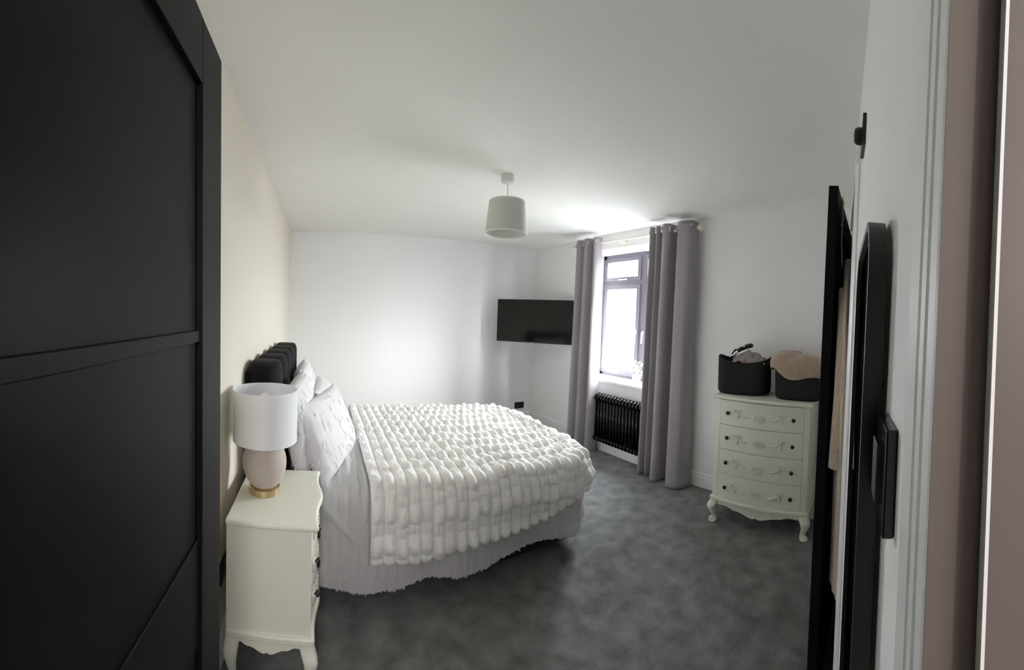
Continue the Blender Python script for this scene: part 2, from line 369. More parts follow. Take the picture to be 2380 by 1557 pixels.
# ---------------------------------------------------------------- curtain pole and curtains
PX, PZ = 2.765, 2.292
cp = thing('curtain_pole', 'cream curtain pole with ball ends above the window', 'curtain pole', (PX,2.7,PZ))
b = bmesh.new(); tube(b, [(0,-.86,0),(0,.05,0)], .014, 16); obj('rod', b, 'pole', cp, smooth=True, auto=40)
b = bmesh.new(); tube(b, [(0,.0,0),(0,.82,0)], .011, 16); obj('rod', b, 'pole', cp, smooth=True, auto=40)
for s_ in (-.88, .835):
    b = bmesh.new(); ball(b, (0,s_-(.014 if s_<0 else -.014),0), .030, u=20, v=14); tube(b, [(0,s_-.012,0),(0,s_+.012,0)], .018, 16); obj('finial', b, 'pole', cp, smooth=True)
for y_ in (-.80, .10, .78):
    b = bmesh.new(); bx(b, -.008, D2-PX, y_-.008, y_+.008, -.030, -.014); bx(b, D2-PX-.006, D2-PX, y_-.016, y_+.016, -.06, .03); obj('bracket', b, 'pole', cp, bevel=.003)
def curtain(label, prof, ztop, zbot, spread, rings):
    P = cat_interp(prof, 190); nz = 60
    z = np.linspace(0, 1, nz); out = np.zeros((len(P), nz, 3)); yc = P[:,0].mean()
    for j, t in enumerate(z):
        k = 1+spread*t*t; wob = (vnoise(P[:,0]*9+3, np.full(len(P), t*3.0), 5)-.5)
        out[:,j,0] = 2.765+(P[:,1]-2.765)*(.80+.38*t)+wob*.02*t; out[:,j,1] = yc+(P[:,0]-yc)*k+wob*.016*t
        out[:,j,2] = ztop+(zbot-ztop)*t + (vnoise(P[:,0]*14, P[:,0]*0+.5, 9)-.5)*.018*(1 if t > .98 else 0)
    t_ = thing('curtain', label, 'curtain', (2.765, yc, 0), 0, 'curtains at the window')
    out[:,:,0] -= 2.765; out[:,:,1] -= yc
    grid('fabric', out, 'curtain', t_, .004)
    for y_, x_ in rings:
        b = bmesh.new()
        T = Matrix.Translation((x_-2.765, y_-yc, PZ)) @ Matrix.Rotation(PI/2, 4, 'X') @ Matrix.Rotation(.5, 4, 'Y')
        lathe(b, [(.020,-.004),(.031,-.004),(.031,.004),(.020,.004),(.020,-.004)], 28, cap=False, T=T); obj('eyelet', b, 'chrome', t_, smooth=True, auto=40)
    return t_
cR = [(2.375,2.80),(2.36,2.735),(2.335,2.70),(2.31,2.76),(2.30,2.82),(2.285,2.76),(2.26,2.70),(2.235,2.75),(2.22,2.82),(2.205,2.76),(2.18,2.69),(2.14,2.665),(2.105,2.70),(2.09,2.79),(2.075,2.83),(2.05,2.83),(2.03,2.79),(2.015,2.71),(1.985,2.665),(1.93,2.660),(1.88,2.675),(1.855,2.72),(1.845,2.80)]
cL = [(3.47,2.80),(3.45,2.73),(3.42,2.68),(3.375,2.68),(3.35,2.74),(3.335,2.82),(3.315,2.76),(3.285,2.68),(3.235,2.67),(3.21,2.73),(3.20,2.81),(3.185,2.83),(3.16,2.78),(3.145,2.71),(3.11,2.67),(3.085,2.70),(3.075,2.78)]
curtain('heavy grey curtain on the right side of the window', cR, 2.345, .006, .05, [(2.35,2.72),(2.265,2.71),(2.19,2.70),(2.10,2.71),(2.01,2.70),(1.86,2.70)])
curtain('heavy grey curtain on the left side of the window beside the television', cL, 2.345, .006, .10, [(3.45,2.72),(3.35,2.74),(3.22,2.71),(3.09,2.71)])

# ---------------------------------------------------------------- radiator
RX = 2.79; ry0, ry1, rz0, rz1 = 2.33, 3.125, .135, .635
ra = thing('column_radiator', 'black column radiator on the wall under the window', 'radiator', (RX,(ry0+ry1)/2,rz0))
n = 17; rc = (ry0+ry1)/2
for k in range(n):
    y = ry0+(k+.5)*(ry1-ry0)/n-rc; b = bmesh.new(); hh = rz1-rz0
    for xo in (-.030, .0, .030): tube(b, [(xo,y,.03),(xo,y,hh-.03)], .0125, 12)
    for zz in (0.0, 1.0):
        zc = .028 if zz == 0 else hh-.028
        arc = [(.043*-math.cos(a), y, zc+(1 if zz else -1)*.026*math.sin(a)) for a in np.linspace(0, PI, 11)]
        tube(b, [(-.043,y,zc-(.02 if zz else -.02))]+arc+[(.043,y,zc-(.02 if zz else -.02))], .0165, 12)
    obj('column', b, 'black_gloss', ra, smooth=True)
for zc in (.03, rz1-rz0-.03):
    b = bmesh.new(); tube(b, [(0,ry0-rc,zc),(0,ry1-rc,zc)], .014, 12); obj('header', b, 'black_gloss', ra, smooth=True)
for y_ in (-.25, .25):
    obj('bracket', box(.035, D2-RX-.001, y_-.01, y_+.01, .30, .33), 'black_metal', ra)

# ---------------------------------------------------------------- television on its corner bracket
a_, c_ = Vector((2.185,4.375,1.40)), Vector((2.795,3.565,1.40)); tc_ = (a_+c_)/2; tw = (c_-a_).length; ang = math.atan2((c_-a_).y, (c_-a_).x)
tv = thing('television', 'flat black television on an arm in the corner by the window', 'television', tc_, ang)
hh = .27
obj('housing', box(-tw/2, tw/2, .002, .040, -hh, hh), 'black_metal', tv, bevel=.004)
obj('screen', box(-tw/2+.009, tw/2-.009, -.001, .004, -hh+.014, hh-.009), 'tv_screen', tv)
lg = obj('logo', box(-.020, .020, -.0005, .003, -hh+.004, -hh+.009), 'chrome', tv); lg['label'] = 'small silver maker mark on the lower bezel'
b = bmesh.new(); bx(b, -.12, .12, .040, .055, -.11, .11); tube(b, [(0,.05,0),(.03,.22,0),(-.02,.42,0)], .018, 10); bx(b, -.09, .05, .40, .42, -.10, .10); obj('wall_bracket', b, 'black_metal', tv)

# ---------------------------------------------------------------- sockets, switch, wall plate
def socket(name, label, cat, T, w, h, details):
    t = thing(name, label, cat); t.matrix_world = T
    obj('plate', box(-w/2, w/2, -.009, 0, -h/2, h/2), 'black_gloss', t, bevel=.002)
    for nm, (x0, x1, z0, z1, dpt) in details: obj(nm, box(x0, x1, -.009-dpt, -.007, z0, z1), 'black_metal', t, bevel=.001)
    return t
socket('wall_socket', 'black double socket low on the back wall below the television', 'socket', Matrix.Translation((2.67,D1,.207)), .148, .088,
       [('rocker_switch',(-.052,-.038,.012,.032,.003)),('rocker_switch',(.038,.052,.012,.032,.003)),('socket_face',(-.062,-.026,-.032,.004,.001)),('socket_face',(.026,.062,-.032,.004,.001))])
socket('wall_socket', 'black double socket low on the cream wall behind the bedside cabinet', 'socket',
       Matrix(((0,-1,0,-D3),(1,0,0,1.50),(0,0,1,.37),(0,0,0,1))), .148, .088,
       [('rocker_switch',(-.052,-.038,.012,.032,.003)),('rocker_switch',(.038,.052,.012,.032,.003))])
TI = Matrix(((-1,0,0,0),(0,-1,0,0),(0,0,1,0),(0,0,0,1)))
socket('light_switch', 'black light switch on the wall between the rounded mirror and the door frame', 'light switch', TW @ Matrix.Translation((.122,0,1.336)) @ TI, .066, .076,
       [('rocker_switch',(-.014,.014,-.022,.022,.004))])
wp = thing('wall_sensor', 'small black square plate with a round centre high on the wall by the inner door', 'wall plate'); wp.matrix_world = TW @ Matrix.Translation((.838,0,1.968)) @ TI
obj('plate', box(-.043,.043,-.010,0,-.041,.041), 'black_gloss', wp, bevel=.002)
b = bmesh.new(); lathe(b, [(.022,0),(.022,.012),(.017,.020),(.006,.022)], 28, T=Matrix.Rotation(PI/2,4,'X') @ Matrix.Translation((0,0,.009))); obj('dial', b, 'black_metal', wp, smooth=True, auto=40)

# ---------------------------------------------------------------- rounded mirror by the doorway
def rrect(w, h, r, n=10, top_r=None):
    pts = []
    for cx, cz, a0 in ((w/2-r,h/2-r,0),(-w/2+r,h/2-r,PI/2),(-w/2+r,-h/2+r,PI),(w/2-r,-h/2+r,1.5*PI)):
        for k in range(n+1): a = a0+PI/2*k/n; pts.append((cx+r*math.cos(a), cz+r*math.sin(a)))
    return pts
mi = thing('wall_mirror', 'narrow full-length mirror with a deep black frame and rounded corners beside the light switch', 'mirror')
MW, MH = .255, 1.52
mi.matrix_world = TW @ Matrix.Translation((.160+MW/2, 0, 1.553-MH/2))
def frame(bm, w, h, r, bw, y0, y1):
    o1 = rrect(w, h, r); i1 = rrect(w-2*bw, h-2*bw, max(r-bw,.005)); n = len(o1)
    V = [[bm.verts.new((p[0], y, p[1])) for p in L] for L in (o1, i1) for y in (y0, y1)]
    for a, b2 in ((0,1),(1,3),(3,2),(2,0)):
        for k in range(n): bm.faces.new([V[a][k], V[a][(k+1)%n], V[b2][(k+1)%n], V[b2][k]])
b = bmesh.new(); frame(b, MW, MH, .055, .009, .005, .0215); obj('frame', b, 'black_metal', mi, smooth=True, auto=35)
b = bmesh.new(); prism(b, rrect(MW-.012, MH-.012, .050), lambda u, v, w: (u, w, v), .006, .0185); obj('mirror_glass', b, 'mirror', mi)

# ---------------------------------------------------------------- hook and robe on the inner door
hk = thing('door_hook', 'copper wire hook over the top of the ajar black door', 'hook')
hk.matrix_world = T2
b = bmesh.new(); yf = -.036
for xo in (.560, .600):
    tube(b, [(xo,.002,1.90),(xo,.003,1.978),(xo,-.038,1.978),(xo,-.039,1.80),(xo,-.045,1.70),(xo,-.072,1.69),(xo,-.078,1.73)], .0026, 8)
tube(b, [(.560,-.078,1.73),(.600,-.078,1.73)], .0026, 8); tube(b, [(.52,-.039,1.86),(.64,-.039,1.86)], .0026, 8)
obj('hook_wire', b, 'copper', hk, smooth=True)
rb = thing('bathrobe', 'long beige fleece robe hanging from the hook behind the ajar black door', 'robe'); rb.matrix_world = T2
n1, n2 = 72, 70; P = np.zeros((n1, n2, 3))
th_ = np.linspace(0, 2*PI, n1, endpoint=False)
for j in range(n2):
    t = j/(n2-1); z = 1.73-(1.73-.50)*t
    w = .03+.15*min(1, t*4)**.7+.05*t; dpt = .012+.020*min(1, t*3)+.010*t
    fold = 1+.28*np.sin(th_*7+t*2)*min(1, t*2)*.6+.15*np.sin(th_*13+1)
    P[:,j,0] = .575+w*np.cos(th_)+.02*math.sin(t*5); P[:,j,1] = -.060-dpt+dpt*np.sin(th_)*fold*.9; P[:,j,2] = z+.012*np.sin(th_*3)*(t > .97)
grid('robe_body', P, 'robe', rb, closed_u=True, thick=.004)
b = bmesh.new(); tube(b, [(.66,-.075,1.60),(.71,-.085,1.45),(.735,-.088,1.20),(.735,-.085,.95)], [.03,.034,.036,.042], 14); obj('sleeve', b, 'robe', rb, smooth=True)
b = bmesh.new(); tube(b, [(.44,-.105,1.12),(.52,-.118,1.10),(.62,-.118,1.10),(.70,-.105,1.13)], .012, 8); tube(b, [(.60,-.118,1.10),(.605,-.120,.85),(.60,-.118,.66)], .011, 8); obj('belt', b, 'robe', rb, smooth=True)

# ---------------------------------------------------------------- pendant lamp
pd = thing('pendant_lamp', 'off-white drum shade hanging from the ceiling above the bed foot', 'pendant lamp', (1.19,2.29,0))
b = bmesh.new(); lathe(b, [(.030,2.345),(.042,2.350),(.046,2.362),(.046,2.3995)], 40); obj('ceiling_rose', b, 'white_plastic', pd, smooth=True, auto=40)
b = bmesh.new(); tube(b, [(0,0,2.35),(0,0,2.15)], .0032, 8); obj('cable', b, 'white_plastic', pd)
b = bmesh.new(); lathe(b, [(.019,2.135),(.019,2.18),(.010,2.195)], 20); obj('lamp_holder', b, 'white_plastic', pd, smooth=True, auto=40)
def shade_shell(b, r0, z0, r1, z1, t=.002):
    lathe(b, [(r0,z0),(r1,z1),(r1-t,z1),(r0-t,z0),(r0,z0)], 72, cap=False)
b = bmesh.new(); shade_shell(b, .144, 2.003, .122, 2.222); obj('lamp_shade', b, 'pend', pd, smooth=True, auto=50)
b = bmesh.new(); shade_shell(b, .1455, 2.001, .1445, 2.010, .0035); obj('shade_rim', b, 'pend_rim', pd, smooth=True, auto=50)
b = bmesh.new(); shade_shell(b, .1235, 2.216, .1230, 2.224, .0035)
for k in range(3): a = k*2*PI/3+.4; tube(b, [(.018*math.cos(a),.018*math.sin(a),2.185),(.120*math.cos(a),.120*math.sin(a),2.218)], .0018, 6)
obj('shade_ring', b, 'pend_rim', pd)
b = bmesh.new(); lathe(b, [(.012,2.135),(.028,2.112),(.030,2.095),(.022,2.075),(.008,2.068)], 20); obj('bulb', b, 'white_plastic', pd, smooth=True)

# ---------------------------------------------------------------- ivory cabinets
def leg_mesh(out, h, r=.026):
    """cabriole leg; out = outward diagonal (dx,dy); top at z=h"""
    b = bmesh.new(); prof = [(0,1.0,1.15),(.004,.90,1.15),(.022,.74,1.15),(.026,.60,.95),(.016,.42,.72),(.004,.26,.60),(.000,.14,.66),(.012,.06,.86),(.016,.02,.92),(.014,0,.80)]
    P = cat_interp(prof, 26); rings = []
    for o_, t, k in P:
        c = Vector((out[0]*o_*.7, out[1]*o_*.7, t*h)); ring = []
        for i in range(16):
            a = 2*PI*i/16; q = (abs(math.cos(a))**4+abs(math.sin(a))**4)**-.25 if t > .7 else 1.08
            ring.append(b.verts.new(c+Vector((math.cos(a)*q, math.sin(a)*q, 0))*r*k))
        rings.append(ring)
    for A, B in zip(rings[:-1], rings[1:]):
        for i in range(16): b.faces.new([A[i], A[(i+1)%16], B[(i+1)%16], B[i]])
    b.faces.new(rings[0]); b.faces.new(rings[-1][::-1])
    # carved scroll on the foot and knee
    ball(b, (out[0]*.012, out[1]*.012, h*.80), r*.45, u=10, v=6); ball(b, (out[0]*.020, out[1]*.020, h*.10), r*.62, u=10, v=6)
    return b
def ornament(fx, w, z, dr):
    """bows with tails, swags and a flower basket, applied along the curved front"""
    def at(x, zz, off): return Vector((x, fx(x)-off, z+zz))
    for s in (-1, 1):
        cx = s*w*.235; b = bmesh.new()
        for q in (-1, 1):
            lp = [at(cx+q*(.004+.020*(1-math.cos(a))/2*1.2), .020+.011*math.sin(a), .005) for a in np.linspace(0, 2*PI, 13)]
            tube(b, lp, .0032, 6, cap=False)
        ball(b, at(cx, .019, .005), .006, u=8, v=6)
        tube(b, [at(cx, .015, .004), at(cx-s*.004, -.008, .005), at(cx+s*.002, -.034, .004)], [.003,.006,.004], 8)
        tube(b, [at(cx-s*.004, .012, .004), at(cx-s*.025, -.004, .005), at(cx-s*.052, -.014, .005), at(cx-s*.078, -.018, .004)], [.003,.005,.006,.003], 8)
        obj('carved_bow', b, 'ivory', dr, smooth=True)
    b = bmesh.new()
    for k in range(26):
        a = k*2.4; rr = .036*math.sqrt((k+.5)/26)
        ball(b, at(rr*1.25*math.cos(a), -.014+rr*.72*math.sin(a), .003), .0058+.002*((k*7)%3)/3, u=8, v=6)
    tube(b, [at(-.024,-.030,.004), at(0,-.040,.006), at(.024,-.030,.004)], .004, 6)
    obj('carved_flowers', b, 'ivory', dr, smooth=True)
def cabinet(name, label, cat, loc, rotz, w, d, h, nd, top_f, leg_h, ornz, knobx):
    t = thing(name, label, cat, loc, rotz)
    fr_ = lambda x: -d/2 - top_f(2*x/w)            # front curve (y) of body
    X = np.linspace(-w/2, w/2, 49); z0 = leg_h+.035; z1 = h-.024
    def slab(X0, X1, ya, yb, za, zb, nm, m='ivory', par=None, bev=.002, n=41, T=None):
        xs = np.linspace(X0, X1, n); b = bmesh.new()
        pts = [(x, ya(x)) for x in xs]+[(x, yb(x)) for x in xs[::-1]]
        prism(b, pts, lambda u, v, ww: (u, v, ww), za, zb); return obj(nm, b, m, par or t, bevel=bev, seg=3)
    back = lambda x: d/2
    slab(-w/2, w/2, lambda x: fr_(x)+.016, back, z0, z1, 'body')
    ov = .022
    def topf(x):
        k = min(1, abs(x)/(w/2+ov)); return -d/2-ov-top_f(min(1, abs(2*x/w)))-.006*math.exp(-((k-1)/.10)**2)
    slab(-w/2-ov, w/2+ov, topf, back, h-.024, h, 'top', bev=.010)
    slab(-w/2-.014, w/2+.014, lambda x: -d/2-.016-top_f(min(1, abs(2*x/w))), back, leg_h+.012, leg_h+.040, 'base_moulding', bev=.008)
    st = .040; dz = (z1-z0-.010)/nd
    for s in (-1, 1):
        xa, xb = (-w/2, -w/2+st) if s < 0 else (w/2-st, w/2)
        slab(xa, xb, lambda x: fr_(x), lambda x: fr_(x)+.018, z0, z1, 'corner_post', n=7)
    for k in range(nd):
        za = z0+.005+k*dz+.0015; zb = za+dz-.003
        dr = slab(-w/2+st+.0015, w/2-st-.0015, lambda x: fr_(x)-.001, lambda x: fr_(x)+.018, za, zb, 'drawer', bev=.0015)
        for s in (-1, 1):
            xk = s*w*knobx; b = bmesh.new()
            lathe(b, [(.005,0),(.005,.012),(.013,.015),(.014,.022),(.010,.027),(.003,.0285)], 24, T=Matrix.Translation((xk, fr_(xk), (za+zb)/2)) @ Matrix.Rotation(PI/2, 4, 'X'))
            obj('knob', b, 'knob', dr, smooth=True, auto=50)
        ornament(fr_, w, (za+zb)/2+ornz, dr)
    # apron with scalloped lower edge, front and two sides
    def scal(u):     # u in [-1,1] -> depth of apron below the moulding
        a = abs(u); return .018+.050*math.exp(-(a/.40)**2)-.010*math.exp(-(a/.045)**2)+.026*max(0, (a-.62)/.38)**1.6+.010*math.exp(-((a-.50)/.10)**2)
    b = bmesh.new(); xs = np.linspace(-w/2+.02, w/2-.02, 61)
    F0 = []; 
    for x in xs:
        u = 2*x/w; zb = leg_h+.014-scal(u)*min(1, leg_h/.13); F0.append([b.verts.new((x, fr_(x)+o, z)) for o in (-.002,.016) for z in (zb, leg_h+.014)])
    for A, B in zip(F0[:-1], F0[1:]):
        for i, j in ((0,1),(1,3),(3,2),(2,0)): b.faces.new([A[i], B[i], B[j], A[j]])
    obj('apron', b, 'ivory', t, smooth=True, auto=40)
    for s in (-1, 1):
        b = bmesh.new(); F0 = []
        for y in np.linspace(-d/2+.02, d/2-.02, 41):
            u = 2*y/d; zb = leg_h+.014-scal(u)*.8*min(1, leg_h/.13); F0.append([b.verts.new((s*(w/2+o), y, z)) for o in (.002,-.016) for z in (zb, leg_h+.014)])
        for A, B in zip(F0[:-1], F0[1:]):
            for i, j in ((0,1),(1,3),(3,2),(2,0)): b.faces.new([A[i], B[i], B[j], A[j]])
        obj('apron', b, 'ivory', t, smooth=True, auto=40)
    for sx in (-1, 1):
        for sy in (-1, 1):
            yy = -d/2-top_f(1)+.016 if sy < 0 else d/2-.024
            lo = obj('leg', leg_mesh((sx*1.0, sy*(1.0 if sy < 0 else .35)), leg_h+.014, .031 if w > .6 else .024), 'ivory', t, smooth=True); lo.location = (sx*(w/2-.020), yy, 0)
    return t
bow = lambda u: .034*max(0, 1-u*u)
chest_loc = (2.630, 1.045, 0); CROT = -PI/2+math.radians(6.0)
cabinet('chest_of_drawers', 'tall ivory four-drawer chest with bowed front and black knobs', 'chest of drawers', chest_loc, CROT, .70, .345, .935, 4, bow, .150, 0, .345)
serp = lambda u: .022*math.exp(-(u/.42)**2)+.004*abs(u)**4
cabinet('bedside_cabinet', 'ivory three-drawer bedside cabinet standing under the white table lamp', 'bedside cabinet', (-.1875,1.5575,0), PI/2, .441, .315, .675, 3, serp, .205, 0, 0.20)

# ---------------------------------------------------------------- table lamp
LX, LY, LZ = -.236, 1.562, .675
tl = thing('table_lamp', 'table lamp with a white drum shade, ribbed taupe body and brass base', 'table lamp', (LX,LY,LZ))
b = bmesh.new(); lathe(b, [(.066,0),(.069,.002),(.069,.028),(.066,.030),(.020,.030)], 64); obj('base', b, 'brass', tl, smooth=True, auto=40)
prof = []
for k in range(241):
    t = k/240; zz = .030+.225*t; r = .097*math.sin(PI*min(1, (.13+.80*t)))**.62; r *= (1-.10*(t-.42)**2)
    if t < .06: r *= .93+.07*t/.06
    r = max(r, .02)+.0011*abs(math.sin(t*PI*34)); prof.append((r, zz))
b = bmesh.new(); lathe(b, prof, 72); obj('body', b, 'lamp_egg', tl, smooth=True)
b = bmesh.new(); lathe(b, [(.012,.255),(.012,.30),(.020,.302),(.020,.35)], 20); obj('lamp_holder', b, 'white_plastic', tl, smooth=True, auto=40)
b = bmesh.new(); lathe(b, [(.010,.35),(.028,.385),(.029,.405),(.018,.43),(.005,.436)], 20); obj('bulb', b, 'white_plastic', tl, smooth=True)
b = bmesh.new(); shade_shell(b, .143, .232, .143, .455); so = obj('lamp_shade', b, 'shade', tl, smooth=True, auto=50)
b = bmesh.new(); lathe(b, [(.1405,.234),(.1405,.453)], 72, cap=False); obj('shade_lining', b, 'shade_in', tl, smooth=True)
b = bmesh.new()
for k in range(3): a = k*2*PI/3+.2; tube(b, [(.018*math.cos(a),.018*math.sin(a),.305),(.140*math.cos(a),.140*math.sin(a),.30)], .0016, 6)
obj('shade_ring', b, 'white_plastic', tl)
tl.scale = (.955,.955,.97)

# ---------------------------------------------------------------- baskets on the chest
def basket_mesh(w, d, h, taper, dip, name, parent):
    nu, nv = 96, 40; th = np.linspace(0, 2*PI, nu, endpoint=False); c, s = np.cos(th), np.sin(th)
    q = (np.abs(c)**3.2+np.abs(s)**3.2)**(-1/3.2); P = []
    prof = [(0,0.0),(.55,0.0),(.86,.004),(.95,.03),(1,.10)]+[(1+taper*t, .10+.90*t) for t in np.linspace(.08,1,14)]+[(.975+taper, 1.0)]+[(.94+taper*t, t) for t in (.9,.6,.3,.08)]+[(0,.06)]
    for r, z in prof:
        wob = 1+.012*np.sin(3*th+z*3)+.010*np.sin(5*th)
        zz = h*z*(1-dip*(z**3)*(1-np.abs(c)**2)); P.append(np.stack([w/2*c*q*r*wob, d/2*s*q*r*wob, zz+.0035*np.sin(z*60)*0], 1))
    return grid(name, np.stack(P, 1), 'basket', parent, closed_u=True)
CH = Matrix.Translation(chest_loc) @ Matrix.Rotation(CROT, 4, 'Z')
def on_chest(x, y): p = CH @ Vector((x, y, .935)); return p
p = on_chest(-.205, .010)
k1 = thing('storage_basket', 'black knitted basket with a taupe cloth and hair tool, left on the chest', 'basket', p, CROT+.12, 'black baskets on the chest')
basket_mesh(.40, .26, .285, -.0, .16, 'basket_body', k1)
k2p = on_chest(.235, .005)
k2 = thing('storage_basket', 'black knitted basket under a tan fleece blanket, beside the ajar black door', 'basket', k2p, CROT, 'black baskets on the chest')
basket_mesh(.36, .26, .235, .03, .05, 'basket_body', k2)
# crumpled cloth
nu, nv = 60, 40; U, V = np.meshgrid(np.linspace(-1,1,nu), np.linspace(-1,1,nv), indexing='ij')
rr = np.sqrt(U**2+V**2); Zc = .070*np.clip(1-rr**2*.55, -.2, 1)+.050*(vnoise(U*2.2+4, V*2.2+4, 3)-.5)+.028*(vnoise(U*5+4, V*5+9, 4)-.5)
P = np.stack([U*.125*(1+.1*np.sin(V*5)), V*.085, Zc], -1)
T = Matrix.Translation(p) @ Matrix.Rotation(CROT+.12, 4, 'Z') @ Matrix.Translation((.035,-.02,.228)) @ Matrix.Rotation(.15, 4, 'X')
cl = grid('folded_cloth', P, 'cloth', thick=.004); cl.matrix_world = T; tag(cl, 'crumpled taupe cloth heaped inside the left black basket', 'cloth')
ht = thing('hair_tool', 'black and silver hair styling tool lying on the taupe cloth', 'hair tool'); ht.matrix_world = T @ Matrix.Translation((-.045,0,.088)) @ Matrix.Rotation(.25, 4, 'Z')
b = bmesh.new(); tube(b, [(-.045,0,.005),(-.02,0,.022),(.02,0,.040),(.055,0,.050),(.075,0,.052)], [.013,.016,.017,.018,.012], 14); obj('handle', b, 'black_gloss', ht, smooth=True)
b = bmesh.new(); tube(b, [(-.085,-.01,-.040),(-.060,-.006,-.010),(-.040,0,.010)], [.012,.013,.012], 12); obj('barrel', b, 'chrome', ht, smooth=True)
b = bmesh.new(); ball(b, (.0,-.012,.045), .010, (1.6,1,.8)); obj('button', b, 'chrome', ht, smooth=True)
b = bmesh.new(); tube(b, [(-.030,.005,.018),(-.062,.010,.012),(-.085,.008,-.02)], [.006,.009,.006], 10); obj('clamp', b, 'black_gloss', ht, smooth=True)
# blanket over the second basket: domed fold
nu, nv = 90, 60; U, V = np.meshgrid(np.linspace(0,2*PI,nu,endpoint=False), np.linspace(0,1,nv), indexing='ij')
cc, ss = np.cos(U), np.sin(U); q = (np.abs(cc)**2.6+np.abs(ss)**2.6)**(-1/2.6)
tt = V; rad = np.sin(np.clip(tt*PI*.60, 0, PI*.6))**.75
hgt = .125*np.cos(tt*PI*.52)+.012*np.sin(5*U+1)*tt+.022*(vnoise(cc*2+3+tt, ss*2+5, 8)-.5)-.030*(tt > .86)*(tt-.86)*6*(1+.8*np.sin(3*U))
P = np.stack([.225*cc*q*rad, .155*ss*q*rad, .205+hgt+.028*cc*rad*-1], -1)
bl = grid('fleece_blanket', P, 'blanket', closed_u=True, thick=.008); bl.matrix_world = Matrix.Translation(k2p) @ Matrix.Rotation(CROT, 4, 'Z'); tag(bl, 'tan fleece blanket bundled on top of the right black basket', 'blanket')

# ---------------------------------------------------------------- bed
BX0, BY0, BY1 = -.21, 1.795, 3.235; BYC = (BY0+BY1)/2
bed = thing('bed', 'double bed with a dark channel-stitched velvet headboard against the cream wall', 'bed', (.6, BYC, 0))
def addb(name, bm, m, **k): 
    o = obj(name, bm, m, None, **k); o.parent = bed; o.matrix_parent_inverse = Matrix.Translation((-.6,-BYC,0)); return o
addb('bed_base', box(BX0, 1.50, BY0+.05, BY1-.05, .05, .32), 'base', bevel=.02)
addb('mattress', box(BX0, 1.56, BY0+.015, BY1-.015, .322, .565), 'mattress', bevel=.05, seg=5)
for fx in (BX0+.10, 1.36):
    for fy in (BY0+.22, BY1-.22): b = bmesh.new(); lathe(b, [(.022,0),(.026,.05)], 16, c=(fx,fy,0)); addb('leg', b, 'black_metal', smooth=True, auto=40)
# headboard: six vertical channels with rounded scalloped tops
hx0, hx1, hy0, hy1, hz = -.392, -.212, 1.870, 3.300, 1.182; nch = 5; cw = (hy1-hy0)/nch
addb('headboard_frame', box(hx0, hx0+.06, hy0+.02, hy1-.02, .04, hz-.045), 'velvet', bevel=.01)
for k in range(nch):
    yc = hy0+(k+.5)*cw; N1, N2 = 36, 40; P = np.zeros((N1, N2, 3))
    # closed cross-section (superellipse) swept upward; top domes over
    th = np.linspace(0, 2*PI, N1, endpoint=False); cx = np.sign(np.cos(th))*np.abs(np.cos(th))**.75; sy = np.sign(np.sin(th))*np.abs(np.sin(th))**.8
    for j in range(N2):
        t = j/(N2-1); zz = .15+(hz-.15)*min(1, t*1.0)
        zt = hz-zz; kk = 1.0 if zt > .135 else math.sqrt(max(0, 1-((.135-zt)/.135)**2))
        kd = 1.0 if zt > .075 else math.sqrt(max(0, 1-((.075-zt)/.075)**2))
        if j > 20:   # resample dome finely
            u = (j-20)/(N2-1-20); zt = .075*(1-math.sin(u*PI/2)); zz = hz-zt; kk = math.cos(u*PI/2)**.55 if u < 1 else 0; kd = math.cos(u*PI/2)**.40 if u < 1 else 0
        else: zz = .15+(hz-.075-.15)*j/20; kk = kd = 1
        P[:,j,0] = (hx0+hx1)/2+(hx1-hx0)/2*cx*(.35+.65*kd if kd > 0 else .0)*(1 if kd > 0 else 0); P[:,j,1] = yc+(cw/2+.002)*sy*kk; P[:,j,2] = zz
    o = grid('headboard_channel', P, 'velvet', None, closed_u=True); o.parent = bed; o.matrix_parent_inverse = Matrix.Translation((-.6,-BYC,0))

